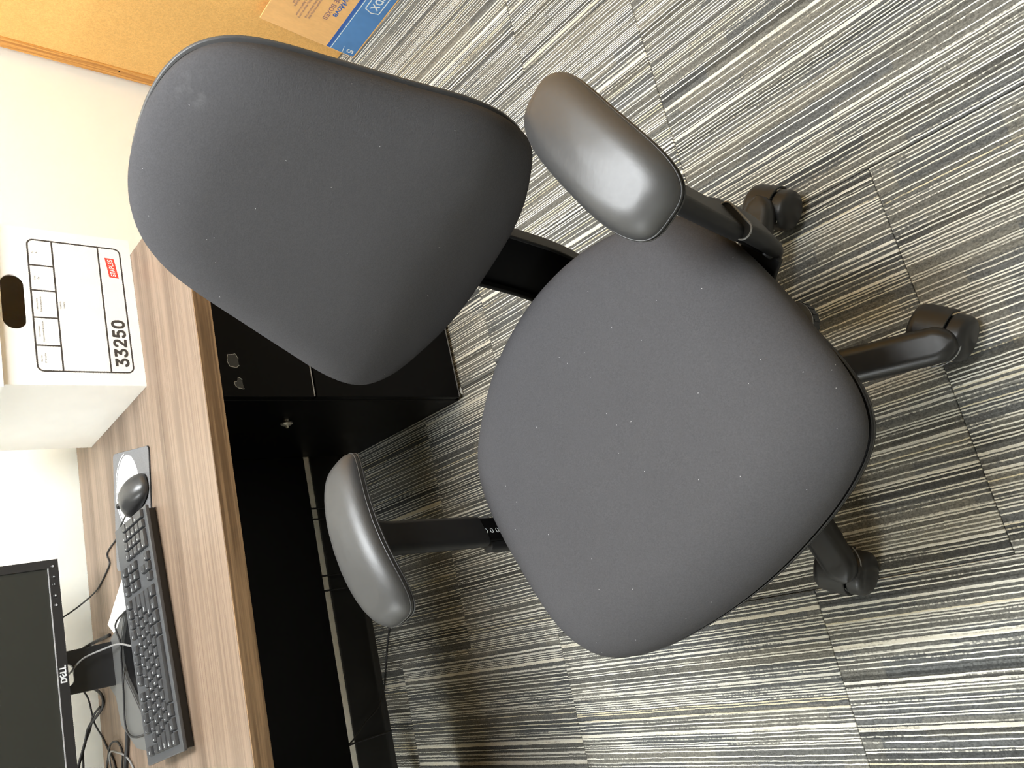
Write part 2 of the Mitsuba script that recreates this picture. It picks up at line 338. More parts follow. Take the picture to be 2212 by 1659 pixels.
# backrest, built in its own leaning frame: y across, w up the back, h out of its front
REC = math.radians(12); BO = np.array([-0.247, 0, 0.60]); BV = np.array([-math.sin(REC), 0, math.cos(REC)]); BN = np.array([math.cos(REC), 0, math.sin(REC)])
bhalf = [(0, .495), (.06, .498), (.115, .511), (.165, .537), (.200, .563), (.220, .600), (.223, .645), (.203, .730), (.189, .780), (.175, .830), (.160, .880), (.140, .920), (.108, .950), (.070, .966), (.03, .973), (0, .974)]
BACK = closed_curve(np.array(bhalf + [(-y, z) for y, z in bhalf[-2:0:-1]]), 168); BACK[:, 1] = (BACK[:, 1] - 0.6) / math.cos(REC)
BACK[:, 0] += 0.000 + 0.095 * np.maximum(BACK[:, 1], 0)          # the back stands a little askew on its bar
if not sg.Polygon(BACK).exterior.is_ccw: BACK = BACK[::-1]
BC = np.array([-0.004, 0.12])
def back_h(y, w): return 0.016 * np.exp(-((w - 0.06) / 0.12)**2) - 0.028 * np.clip((w - 0.14) / 0.25, 0, 1.2)**2 - 0.040 * np.clip((0.04 - w) / 0.15, 0, 1)**1.6 + 0.010 * (y / 0.23)**2
def back_ring(s, dh):
    p = BC + (BACK - BC) * s; h = back_h(p[:, 0], p[:, 1]) + dh
    return BO + p[:, :1] * np.array([0, 1, 0]) + p[:, 1:] * BV + h[:, None] * BN
rings = [back_ring(0.92, -0.021), back_ring(0.97, -0.020), back_ring(0.992, -0.012)]
for t in np.linspace(0, math.pi/2, 12): rings.append(back_ring(1 - 0.32 * (1 - math.cos(t)), 0.038 * math.sin(t)))
for s in (0.58, 0.46, 0.34, 0.22, 0.1): rings.append(back_ring(s, 0.038 + 0.002 * (1 - s)))
part(C, 'backrest', ch(loft(rings)), 'fabric', True, label='dark grey fabric backrest cushion')
rings = [back_ring(0.6, -0.052), back_ring(0.85, -0.048), back_ring(0.96, -0.038), back_ring(0.984, -0.032), back_ring(0.992, -0.028), back_ring(0.986, -0.0240), back_ring(0.9, -0.0220)]
part(C, 'back_shell', ch(loft(rings)), 'shell_grey', 50, label='grey plastic rear shell of the backrest')

# steel bar that carries the backrest
bar = spline([(-.316, 0, .70), (-.305, 0, .60), (-.290, 0, .50), (-.278, 0, .43), (-.263, 0, .37), (-.238, 0, .335), (-.19, 0, .320), (-.10, 0, .320)], 36)
part(C, 'back_bar', ch(sweep(bar, rrect(0.098, 0.014, 0.003, 3), up=(0, 1e-9, 1))), 'dark_steel', 40, label='flat black steel bar joining backrest and seat')
for s in (1, -1):
    off = bar + [0, s * 0.0465, 0]
    D = np.gradient(bar, axis=0); D /= np.linalg.norm(D, axis=1, keepdims=True); N = np.cross([0, 1, 0], D)
    part(C, 'bar_flange', ch(sweep(off - N * 0.006, rrect(0.006, 0.026, 0.002, 3), up=(0, 1e-9, 1))), 'matte_plastic', 40)
part(C, 'tilt_mechanism', ch(rbox(-0.13, 0.13, -0.075, 0.075, 0.300, 0.3515, 0.008, 3)), 'black_steel', 40)
# round tension knob under the left edge of the seat
knob = lathe([(0.0, 0), (0.026, 0), (0.0275, 0.003), (0.0275, 0.018), (0.026, 0.020), (0.0235, 0.020), (0.0225, 0.0165), (0.0, 0.0165)], 40)
KO = (0.086, 0.222, 0.328)
knob.apply_translation(KO); kk = part(C, 'tension_knob', ch(knob), 'matte_plastic', 40)
rr = lathe([(0.0262, 0.0195), (0.0278, 0.0195), (0.0278, 0.0212), (0.0262, 0.0212)], 40); rr.apply_translation(KO); part(kk, 'ring', ch(rr), 'grey_rim', 40)
for i in range(20):
    a = 2 * math.pi * i / 20; m = box(0.0272, 0.0285, -0.0014, 0.0014, 0.003, 0.0175); m.apply_transform(trimesh.transformations.rotation_matrix(a, [0, 0, 1])); m.apply_translation(KO)
    part(kk, 'rib', ch(m), 'matte_plastic')
for i in range(5):
    a = math.radians(20 + 26 * i); m = box(-0.0012, 0.0012, -0.0008, 0.0008, 0.0165, 0.0168); m.apply_transform(trimesh.transformations.rotation_matrix(a, [0, 0, 1])); m.apply_translation([KO[0] + 0.016 * math.cos(a), KO[1] + 0.016 * math.sin(a), KO[2]])
    part(kk, 'mark', ch(m), 'white_mark')
sm = tube([(0.086, 0.215, 0.332), (0.086, 0.13, 0.335), (0.086, 0.06, 0.33)], 0.006, 8, 8); part(C, 'knob_shaft', ch(sm), 'black_steel', True)

# armrests
def armrest(sgn, padx, pady, padz, padrot, slope, postx, arch):
    up = np.array([-0.12, sgn * 0.075, 1.0]); P = lambda z: np.array([postx - 0.12 * (z - 0.53), sgn * (0.290 + 0.075 * (z - 0.53)), z])
    # pad: arched along its length, drooping to the front
    out = []
    L, W = 0.246, 0.095
    t = np.linspace(0, 2 * math.pi, 97)[:-1]
    ex = np.sign(np.cos(t)) * np.abs(np.cos(t))**0.52 * L / 2; ey = np.sign(np.sin(t)) * np.abs(np.sin(t))**0.58 * W / 2
    ey = ey * (1 + 0.04 * ex / (L / 2))
    O2 = np.stack([ex, ey], 1)
    def ring(s, h, inset=0.0):
        p = O2 * s * ((L / 2 - inset) / (L / 2), (W / 2 - inset) / (W / 2))
        dip = -arch[0] * np.clip(p[:, 0], 0, 1)**2 - arch[1] * np.clip(-p[:, 0], 0, 1)**2
        return np.column_stack([p, h + dip - slope * p[:, 0]])
    def place(R):
        c_, s_ = math.cos(math.radians(padrot)), math.sin(math.radians(padrot)); R = np.asarray(R)
        return np.stack([padx + R[..., 0] * c_ - R[..., 1] * s_, pady + R[..., 0] * s_ + R[..., 1] * c_, padz + R[..., 2]], -1)
    rings = [ring(0.90, -0.026), ring(0.965, -0.026), ring(0.993, -0.0225), ring(1.0, -0.018)]
    for a in np.linspace(0, math.pi/2, 11)[1:]: rings.append(ring(1, -0.017 + 0.021 * math.sin(a), inset=0.027 * (1 - math.cos(a)) + 1e-6))
    base = O2 * ((L / 2 - 0.027) / (L / 2), (W / 2 - 0.027) / (W / 2))
    for s in (0.7, 0.4, 0.15):
        p = base * np.array([1, 1]) * s; dip = -arch[0] * np.clip(p[:, 0], 0, 1)**2 - arch[1] * np.clip(-p[:, 0], 0, 1)**2
        rings.append(np.column_stack([p, 0.004 + 0.0015 * (1 - s) + dip - slope * p[:, 0]]))
    A = part(C, 'armrest', ch(loft(place(rings))), 'pad_skin', True, label='black padded armrest with a worn sheen')
    for hh, sc in ((-0.0170, 1.0015), (-0.0232, 0.998)):
        part(A, 'seam', ch(ring_tube(place(ring(sc, hh)), 0.0011)), 'seam_cord', True)
    # pad plate
    part(A, 'pad_base', ch(loft(place([ring(0.55, -0.034), ring(0.74, -0.031), ring(0.86, -0.0265), ring(0.82, -0.0255)]))), 'matte_plastic', 50)
    # outer sleeve, flared under the pad
    S = []
    for z, w, d in ((padz - 0.029, .070, .030), (padz - 0.044, .059, .026), (padz - 0.070, .051, .0235), (0.56, .051, .0225), (0.474 if sgn > 0 else 0.480, .050, .0215)):
        q = P(z); o = rrect(w, d, min(d / 2 - .0008, 0.0145), 6); S.append(np.column_stack([q[0] + o[:, 0], q[1] + o[:, 1], np.full(len(o), z)]))
    part(A, 'sleeve', ch(loft(S)), 'matte_plastic', 40)
        # post inside the sleeve, numbered, and the socket that holds it from outside
    S = []
    for z in (0.49, 0.44, 0.40, 0.385):
        q = P(z); o = rrect(.041, .015, 0.006, 5); S.append(np.column_stack([q[0] + o[:, 0], q[1] - sgn * 0.0022 + o[:, 1], np.full(len(o), z)]))
    part(A, 'post', ch(loft(S)), 'dark_steel', 40)
    S = []
    for z, w, d, dy in ((0.474, .053, .021, .0068), (0.455, .054, .022, .0068), (0.425, .053, .022, .006), (0.402, .049, .021, .003), (0.388, .040, .018, .0), (0.380, .025, .012, -0.002)):
        q = P(z); o = rrect(w, d, min(d / 2 - .0008, 0.0125), 6); S.append(np.column_stack([q[0] + 0.004 + o[:, 0], q[1] + sgn * dy + o[:, 1], np.full(len(o), z)]))
    part(A, 'socket', ch(loft(S)), 'matte_plastic', 40)
    if sgn > 0: rp = S[0].copy(); rp[:, 2] += 0.0006; part(A, 'socket_rim', ch(ring_tube(rp, 0.0013)), 'grey_rim', True)
    if sgn < 0:
        for i, z in enumerate((0.4790, 0.4690, 0.4590)):     # white height marks on the inner face of the post
            q = P(z); m = text('0', 0.0078, 0.0004, center=True)
            d = -up * np.array([1, 1, 1]) / np.linalg.norm(up)
            ey = np.array([-1.0, 0, 0]); ez = np.array([0, -sgn * 1.0, 0])
            ex = np.cross(ey, ez)
            part(A, 'height_mark', ch(xf(m, ex, ey, ez, (q[0] + 0.009, q[1] - sgn * 0.0098, z))), 'white_mark')
    # bracket from the socket to the seat's underside
    y1 = P(0.40)[1]
    b = spline([(postx + .018, y1 - sgn * .004, .396), (0.014, y1 - sgn * .035, .376), (0.016, sgn * .20, .3485), (0.018, sgn * .07, .346)], 16)
    part(A, 'bracket', ch(sweep(b, rrect(0.062, 0.007, 0.002, 3))), 'matte_plastic', 40)
    pl = plate(rrect(0.112, 0.042, 0.008, 4), -0.002, 0.002, 0.0008); 
    pl = xf(pl, (0.985, 0, -0.17), (0.17, 0, 0.985), (0, -1, 0), (-0.022, sgn * 0.2745, 0.400)); part(A, 'bracket_plate', ch(pl), 'matte_plastic', 40)
armrest(1, -0.098, 0.277, 0.646, 3.5, 0.0, -0.006, (1.40, 1.15))
armrest(-1, -0.012, -0.302, 0.692, -6.5, -0.01, 0.009, (1.70, 1.40))

# five-star base
hub = lathe([(0, .070), (.040, .070), (.046, .078), (.046, .108), (.040, .122), (.030, .128), (0, .128)], 40); part(C, 'hub', ch(hub), 'black_plastic', 40)
part(C, 'cylinder_cover', ch(lathe([(0, .128), (.031, .128), (.031, .215), (.027, .216), (.027, .268), (0, .268)], 32)), 'matte_plastic', 40)
part(C, 'gas_cylinder', ch(lathe([(0, .268), (.0140, .268), (.0140, .3005), (0, .3005)], 24)), 'steel_edge', 40)
CAST = [(-11.0, 43.5, 1), (61.0, -149.5, -1), (133.0, -148.5, -1), (205.0, 150, 1), (277.0, 75, 1)]   # leg's angle, axle's angle, side of the open wheel
for i, (a, swivel, side) in enumerate(CAST):
    d = np.array([math.cos(math.radians(a)), math.sin(math.radians(a)), 0]); n = np.array([-d[1], d[0], 0])
    S = []
    for r, zt, w, hh in ((.030, .118, .062, .050), (.07, .117, .060, .048), (.14, .111, .056, .044), (.21, .102, .054, .040), (.262, .094, .054, .036), (.296, .0880, .053, .032)):
        o = rrect(w, hh, 0.0155, 6); o[:, 1] = np.where(o[:, 1] > 0, o[:, 1], np.maximum(o[:, 1], -hh / 2))
        S.append(d * r + n * o[:, :1] + np.array([0, 0, 1]) * (zt - hh / 2 + o[:, 1:]))
    for t in (0.2, .4, .6, .75, .87, .95, .99):
        k = math.sqrt(1 - t * t); o = rrect(.053 * k, .030, min(.0145, .026 * k), 6)
        S.append(d * (.296 + .032 * t) + n * o[:, :1] + np.array([0, 0, 1]) * (.0725 - .004 * t * t + o[:, 1:] * (1 - .12 * t * t)))
    Lg = part(C, 'base_leg', ch(loft(S)), 'black_plastic', 35)
    t = np.linspace(-math.pi * 0.62, math.pi * 0.62, 25); 
    arc = np.array([d * (.296 + .0338 * max(math.cos(x), -0.35)) + n * 0.0276 * math.sin(x) + np.array([0, 0, .0605]) for x in t])
    part(Lg, 'trim_ring', ch(tube(arc, 0.0011, 6, 40)), 'grey_rim', True)
    # caster: swivel gives the axle's direction
    ax = np.array([math.cos(math.radians(swivel)), math.sin(math.radians(swivel)), 0]); tr = np.array([-ax[1], ax[0], 0])
    cc = d * 0.292 - tr * 0.021 + np.array([0, 0, 0.0342])
    def axial(prof): return xf(lathe(prof, 36), tr, (0, 0, 1), ax if np.cross(tr, (0, 0, 1)) @ ax > 0 else -ax, cc)
    sgnx = 1 if np.cross(tr, (0, 0, 1)) @ ax > 0 else -1
    R = 0.0340
    K = part(C, 'caster', ch(axial([(0, -.010), (.0285, -.010), (.0285, .010), (0, .010)])), 'matte_plastic', 40)
    for s in (1, -1):
        pr = [(0, s * .0105), (R - .002, s * .0105), (R, s * .0130), (R, s * .0270), (R - .0012, s * .0310), (R - .0040, s * .0350), (R - .0085, s * .0382), (R - .0150, s * .0400), (.010, s * .0408), (0, s * .0410)]
        part(K, 'wheel', ch(axial(pr if s > 0 else pr)), 'black_plastic', 30)
    # hood over the rear half of both wheels
    ths = np.radians(np.linspace(-2, 190, 30)); HR = 0.0385
    for s0, s1 in (sorted((-0.0400 * side, 0.0105 * side)),):
        ro, ri = HR, HR - 0.003
        out = []
        for th in ths:
            e = tr * math.cos(th) + np.array([0, 0, 1]) * math.sin(th)
            q = [(s0, ri), (s1, ri), (s1, ro - .001), (s1 - .001, ro), (s0 + .001, ro), (s0, ro - .001)]
            if side > 0: q = [(s0 + .003, ri - .006), (s0 + .006, ri), (s1, ri), (s1, ro - .001), (s1 - .001, ro), (s0 + .012, ro), (s0 + .006, ro - .0015), (s0 + .002, ro - .0045), (s0, ro - .009)]
            else: q = [(s0, ri), (s1 - .006, ri), (s1 - .003, ri - .006), (s1, ro - .009), (s1 - .002, ro - .0045), (s1 - .006, ro - .0015), (s1 - .012, ro), (s0 + .001, ro), (s0, ro - .001)]
            out.append(np.array([cc + ax * a_ + e * r_ for a_, r_ in q]))
        part(K, 'hood', ch(loft(out)), 'black_plastic', 35)
    st = lathe([(0, .058), (.0085, .058), (.0085, .072), (0, .072)], 16); st.apply_translation(d * 0.292 * np.array([1, 1, 0])); part(K, 'stem', ch(st), 'steel_edge', 40)


# ------------------------------------------------------------------ desk with drawer pedestal
D = thing('desk', 'wood-grain laminate office desk with a black steel drawer pedestal and back panel', 'desk')
DX0, DX1, DY0, DY1 = -0.42, 0.812, 1.235, 1.965
part(D, 'tabletop', rbox(DX0, DX1, DY0 + 0.0022, DY1, DESK_Z - 0.030, DESK_Z, 0.0012), 'wood_laminate', 30, label='light brown wood-grain desk top')
part(D, 'edge_band', rbox(DX0, DX1, DY0 - 0.0005, DY0 + 0.0022, DESK_Z - 0.0305, DESK_Z - 0.0004, 0.0008), 'wood_edge', 30, label='dark brown front edge of the desk top')
PX0, PY0 = 0.484, 1.424
part(D, 'pedestal', rbox(PX0, DX1 - 0.008, PY0 + 0.020, DY1 - 0.03, 0.0, DESK_Z - 0.031, 0.002), 'dark_steel', 30, label='black steel drawer pedestal')
def drawer(z0, z1):
    k = part(D, 'drawer', rbox(PX0 + 0.002, DX1 - 0.012, PY0, PY0 + 0.0195, z0, z1, 0.0018), 'black_steel', 30)
    part(k, 'bottom_edge', rbox(PX0 + 0.003, DX1 - 0.013, PY0 - 0.0012, PY0 + 0.003, z0 - 0.0006, z0 + 0.0026, 0.0006), 'steel_edge', 30)
drawer(0.013, 0.404); drawer(0.409, 0.612)
part(D, 'top_rail', rbox(PX0 + 0.002, DX1 - 0.012, PY0 + 0.002, PY0 + 0.0195, 0.617, DESK_Z - 0.031, 0.0015), 'dark_steel', 30)
part(D, 'back_panel', rbox(DX0 + 0.03, PX0, 1.925, 1.945, 0.176, DESK_Z - 0.0305, 0.0015), 'dark_steel', 30, label='black steel panel across the back of the knee space')
part(D, 'apron', rbox(DX0 + 0.03, PX0, 1.30, 1.318, 0.60, DESK_Z - 0.0305, 0.0015), 'dark_steel', 30) if False else None
part(D, 'end_panel', rbox(DX0 + 0.02, DX0 + 0.045, 1.28, 1.73, 0.0, DESK_Z - 0.0305, 0.002), 'dark_steel', 30)
part(D, 'leg', rbox(DX0 + 0.0, DX0 + 0.03, 1.896, 1.9249, 0.0, DESK_Z - 0.0305, 0.003), 'dark_steel', 30)
kn = lathe([(0, 0), (.006, 0), (.006, .004), (.0115, .006), (.0135, .008), (.014, .010), (.009, .0135), (.004, .0145), (.0035, .019), (0, .0195)], 28)
part(D, 'cam_lock', xf(kn, (0, 1, 0), (0, 0, -1), (-1, 0, 0), (PX0, 1.579, 0.399)), 'chrome', 30, label='small brass-coloured lock knob on the side of the pedestal')

def scrap(key, label, pts):
    m = sg.Polygon(pts); f = xf(ext(m, 0, 0.0003), (1, 0, 0), (0, 0, 1), (0, -1, 0), (0, PY0 - 0.0002, 0))
    thing(key, label, 'tape', 'torn tape scraps on the drawer'); part(key, 'film', f, 'tape_film')
    P3 = np.array([(x, PY0 - 0.0006, z) for x, z in pts]); c = circ(0.00045, 5)
    for i in range(len(P3)):
        if rng.random() < 0.8: part(key, 'torn_edge', tube([P3[i], (P3[i] + P3[(i + 1) % len(P3)]) / 2 + rng.normal(0, .0006, 3) * [1, 0, 1], P3[(i + 1) % len(P3)]], 0.00055, 5, 6), 'white_mark')
scrap('tape_scrap', 'squarish torn scrap of clear tape on the black top drawer, nearer the backrest', [(.574, .588), (.576, .572), (.566, .567), (.552, .567), (.547, .573), (.549, .586), (.560, .590)])
scrap('tape_scrap_001', 'curved torn scrap of clear tape on the black top drawer, nearer the drawer corner', [(.524, .5735), (.5255, .569), (.521, .565), (.513, .5645), (.503, .563), (.5025, .567), (.5035, .574), (.508, .580), (.5155, .5825), (.517, .577)])
thing('blue_sticker', 'small pale blue torn sticker at the bottom corner of the lower drawer', 'sticker')
put('blue_sticker', xf(ext(sg.Polygon([(0, 0), (.012, -.001), (.022, .004), (.012, .007), (.003, .006)]), 0, .0004), (1, 0, 0), (0, 0, 1), (0, -1, 0), (0.492, PY0 - 0.0014, 0.0035)), 'pale_print')


# ------------------------------------------------------------------ storage box on the desk
B = thing('storage_box', 'white cardboard storage box with a printed form and number 33250 on the desk', 'box')
BA = math.radians(2.3); bex, bey = np.array([math.cos(BA), math.sin(BA), 0]), np.array([-math.sin(BA), math.cos(BA), 0]); BO2 = np.array([0.5285, 1.4865, DESK_Z + 0.0002])
BW, BD, BH = 0.314, 0.368, 0.268
def bxf(m): return xf(m, bex, bey, (0, 0, 1), BO2)                # x along the front, y back, z up
def face(m, lift=0.0): return bxf(xf(m, (1, 0, 0), (0, 0, 1), (0, -1, 0), (0, -lift, 0)))   # xy drawing -> front face
HX, HZ, HW, HH = 0.160, 0.2095, 0.107, 0.037
front = sg.box(0, 0, BW, BH).difference(affinity.translate(sg.Polygon(rrect(HW, HH, 0.0184, 10)), HX, HZ))
part(B, 'front_panel', face(ext(front, -0.004, 0)), 'box_white')
side = box(0, 0.004, 0.004, BD, 0, BH)
part(B, 'side_panel', bxf(side), 'box_white'); part(B, 'side_panel', bxf(box(BW - 0.004, BW, 0.004, BD, 0, BH)), 'box_white')
part(B, 'rear_panel', bxf(box(0.004, BW - 0.004, BD - 0.004, BD, 0, BH)), 'box_white'); part(B, 'bottom_panel', bxf(box(0.004, BW - 0.004, 0.004, BD - 0.004, 0, 0.004)), 'cardboard')
lidm = join(box(-.006, BW + .006, -.006, BD + .006, BH + .0005, BH + .004), box(-.006, BW + .006, -.006, -.002, BH - .033, BH + .0005), box(-.006, BW + .006, BD + .002, BD + .006, BH - .033, BH + .0005),
            box(-.006, -.002, -.002, BD + .002, BH - .033, BH + .0005), box(BW + .002, BW + .006, -.002, BD + .002, BH - .033, BH + .0005))
part(B, 'lid', bxf(lidm), 'box_white', label='white cardboard lid')
def line(p, q, w=0.0016): return sg.LineString([p, q]).buffer(w / 2, cap_style=2)
FX0, FX1, FZ0, FZ1 = 0.0265, 0.2905, 0.0200, 0.1805
Z1, Z2 = 0.1400, 0.0600
o = affinity.translate(sg.Polygon(rrect(FX1 - FX0, FZ1 - FZ0, 0.011, 8)), (FX0 + FX1) / 2, (FZ0 + FZ1) / 2)
form = o.buffer(0.0014).difference(o.buffer(-0.0014))
for a, b in (((FX0, Z1), (FX1, Z1)), ((FX0, Z2), (FX1, Z2))): form = form.union(line(a, b, .0028))
cols = [FX0 + .0495, FX0 + .1045, FX0 + .1590, FX0 + .2105]
for x in cols: form = form.union(line((x, Z1), (x, FZ1), .0028))
part(B, 'form_lines', face(ext(form, 0.0, 0.00025)), 'ink', label='printed black form lines')
def on_face(s, x, z, h, mat, name='lettering', bold=False, center=False, skew=0.0):
    m = text(s, h, 0.00025, bold, center)
    if skew: m.vertices[:, 0] += skew * m.vertices[:, 1]
    m.apply_translation([x, z, 0]); part(B, name, face(m, 0.00005), mat)
num = text('33250', 0.0222, 0.00025, True)
num = join(*[trimesh.Trimesh(num.vertices + [dx, dz, dl], num.faces, process=False) for dx, dz, dl in ((-.0006, 0, 0), (.0006, 0, .00003), (0, -.0005, .00006), (0, .0005, .00009))])
num.apply_translation([.0368, .0277, 0]); part(B, 'box_number', face(num, .00005), 'ink')
def cell(x, a, b, z=0.1715):
    on_face(a, x, z, 0.0026, 'ink', center=True); on_face(b, x, z - 0.0062, 0.0026, 'ink', center=True)
xs = [FX0] + cols + [FX1]
for i, (a, b) in enumerate((('Box No.', 'N° de boîte'), ('Box Location', 'Emplacement de la boîte'), ('Destroy Date', 'Date de destruction'), ('From', 'De'), ('To', 'À'))): cell((xs[i] + xs[i + 1]) / 2, a, b)
cell((FX0 + FX1) / 2, 'Contents', 'Contenu', 0.1335)
part(B, 'logo_panel', face(ext(sg.Polygon([(.2255, .0270), (.2675, .0320), (.2690, .0490), (.2270, .0440)]), 0, .00025)), 'red_print', label='red logo panel')
m = text('STAPLES', 0.0085, .0003, True, True); m.vertices[:, 0] *= 36.5e-3 / np.ptp(m.vertices[:, 0]); m.vertices[:, 1] += m.vertices[:, 0] * 0.12; m.apply_translation([.2472, .0338, .00025])
part(B, 'logo_lettering', face(m), 'box_white')


# ------------------------------------------------------------------ monitor
MA = 3.7; ma = math.radians(MA); mex, mey = np.array([math.cos(ma), math.sin(ma), 0]), np.array([-math.sin(ma), math.cos(ma), 0])
MT = math.radians(4)                                             # leaning back a little
MO = np.array([0.046, 1.768, 0.826])                             # middle of the lower front edge
M = thing('monitor', 'black flat computer monitor on a stand with its screen off, on the desk', 'monitor')
mup = mey * math.sin(MT) + np.array([0, 0, 1]) * math.cos(MT); mfr = -mey * math.cos(MT) + np.array([0, 0, 1]) * math.sin(MT)
def mx(m): return xf(m, mex, mup, mfr, MO)                        # x along the screen, y up it, z towards the chair
MW, MH = 0.444, 0.275
sc = sg.box(-MW/2 + .0165, .0185, MW/2 - .0165, MH - .0165)
part(M, 'bezel', mx(ext(sg.box(-MW/2, 0, MW/2, MH).difference(sc), -0.018, 0)), 'bezel_plastic', 30)
part(M, 'back_cover', mx(loft([np.column_stack([rrect(MW * a, MH * b, .006, 3) + [0, MH / 2], np.full(16, z)]) for a, b, z in ((.6, .55, -.055), (.66, .62, -.05), (.97, .96, -.03), (.998, .997, -.0181))])), 'bezel_plastic', 30)
part(M, 'screen', mx(box(-MW/2 + .0165, MW/2 - .0165, .0185, MH - .0165, -.012, -.004)), 'screen_glass', label='dark switched-off screen')
part(M, 'screen_lip', mx(box(-MW/2 + .0160, MW/2 - .0160, .0172, .0188, -.004, .0004)), 'lip_plastic', label='bright lip below the screen')
m = text('DELL', 0.0098, 0.0006, True, True)
parts_ = sorted(m.split(only_watertight=False), key=lambda q: q.bounds[0][0])
for q in parts_:                                                 # the logo's slanted second letter
    if len(parts_) == 4 and q is parts_[1]:
        ctr = q.bounds.mean(0); q.apply_transform(trimesh.transformations.rotation_matrix(math.radians(26), [0, 0, 1], ctr))
    q = join(*[trimesh.Trimesh(q.vertices + [dx, dy, dl], q.faces, process=False) for dx, dy, dl in ((-.0004, 0, 0), (.0004, 0, .00004), (0, .0003, .00008), (0, -.0003, .00012))])
    q.apply_translation([0.001, 0.0040, 0.0002]); part(M, 'logo', mx(q), 'white_mark')
for i, (x, s) in enumerate(((.2085, 'o'), (.1875, '+'), (.1725, '-'), (.1505, '='), (.1320, 'o'))):
    b = lathe([(0, 0), (.0036, 0), (.0036, .0008), (.0030, .0012), (0, .0012)], 20); b.apply_translation([x, .0095, 0]); kb_ = part(M, 'button', mx(b), 'black_plastic', 30)
    s_ = text(s, 0.0048, 0.0003, True, True); s_.apply_translation([x, .0095 - s_.bounds[:, 1].mean(), .0013]); part(kb_, 'symbol', mx(s_), 'white_mark')
# stand: neck with a cable hole, and a flat foot
neck = sg.Polygon([(-.0425, 0), (.0425, 0), (.0395, .17), (-.0395, .17)]).difference(affinity.translate(sg.Polygon(rrect(.042, .034, .012, 6)), -.004, .0885))
nk = ext(neck, -0.006, 0.006)
SO = np.array([0.048, 1.803, DESK_Z + 0.011]); tl = math.radians(6)
nu = mey * math.sin(tl) + np.array([0, 0, 1]) * math.cos(tl); nf = -mey * math.cos(tl) + np.array([0, 0, 1]) * math.sin(tl)
part(M, 'neck', xf(nk, mex, nu, nf, SO), 'bezel_plastic', 30)
foot = sg.Polygon([(-.108, 1.600), (-.054, 1.661), (.014, 1.733), (.046, 1.751), (.072, 1.751), (.133, 1.702), (.142, 1.690), (.137, 1.720), (.112, 1.762), (.100, 1.798), (.081, 1.830), (.010, 1.850), (-.018, 1.806), (-.072, 1.788), (-.093, 1.752), (-.116, 1.712), (-.122, 1.651)]).buffer(-.004).buffer(.006).buffer(-.002)
part(M, 'foot', ext(foot, DESK_Z + .0006, DESK_Z + .0105), 'foot_plastic', label='grey V-shaped foot of the stand')
part(M, 'foot_edge', ext(foot.buffer(-.0025), DESK_Z + .0105, DESK_Z + .0120), 'foot_plastic')
part(M, 'foot_front', ext(sg.Polygon([(-.100, 1.607), (-.055, 1.6665), (.015, 1.738), (.046, 1.756), (.073, 1.756), (.134, 1.707), (.146, 1.676), (.120, 1.634), (-.059, 1.610)]), DESK_Z + .0006, DESK_Z + .0050), 'black_steel', label='black glossy front of the foot')


# ------------------------------------------------------------------ keyboard, mouse, pad, paper
KA = math.radians(7.7); kex, key_ = np.array([math.cos(KA), math.sin(KA), 0]), np.array([-math.sin(KA), math.cos(KA), 0])
KT = math.radians(4.6); kdp = key_ * math.cos(KT) + np.array([0, 0, 1]) * math.sin(KT); kup = np.cross(kex, kdp)
KO_ = np.array([-0.1225, 1.4435, DESK_Z + 0.0215])                 # near left corner of its top face
K = thing('keyboard', 'black full-size wired keyboard on the desk in front of the monitor', 'keyboard')
def kx(m): return xf(m, kex, kdp, kup, KO_)
KW, KD = 0.431, 0.146
body = plate(rrect(KW, KD, .003, 4), -0.0065, 0, .0015, 2); body.apply_translation([KW/2, KD/2, 0]); part(K, 'body', kx(body), 'keyboard_plastic', 30, label='black keyboard case')
prism = np.array([[0.004, .011, -.006], [KW - .004, .011, -.006], [KW - .004, KD - .004, -.006], [.004, KD - .004, -.006]])
low = kx(trimesh.Trimesh(prism, [[0, 1, 2], [0, 2, 3]], process=False)).vertices; lo2 = low.copy(); lo2[:, 2] = DESK_Z + 0.0004
part(K, 'underside', loft([lo2, low]), 'bezel_plastic')
U, HK = 0.01835, 0.0080
def key(x, y, w, h=1.0, legend=None):
    cx, cy = .0125 + x * U, .0105 + y * U
    W_, H_ = w * U - .0022, h * U - .0022
    o = rrect(W_, H_, .0016, 2); o2 = o * [(W_ - .003) / W_, (H_ - .003) / H_]
    m = loft([np.column_stack([o, np.full(len(o), -.0005)]), np.column_stack([o * .995, np.full(len(o), .0018)]), np.column_stack([o2, np.full(len(o), HK - .0028)])], cap0=False)
    m.apply_translation([cx + w * U / 2, cy + h * U / 2, 0.0006]); k = part(K, 'key', kx(m), 'key_plastic', 40)
    if legend:
        q = text(legend, .0032 if len(legend) == 1 else .0022, .0002, True); q.apply_translation([cx + .0042, cy + h * U - .0088, HK - .0021]); part(k, 'legend', kx(q), 'white_mark')
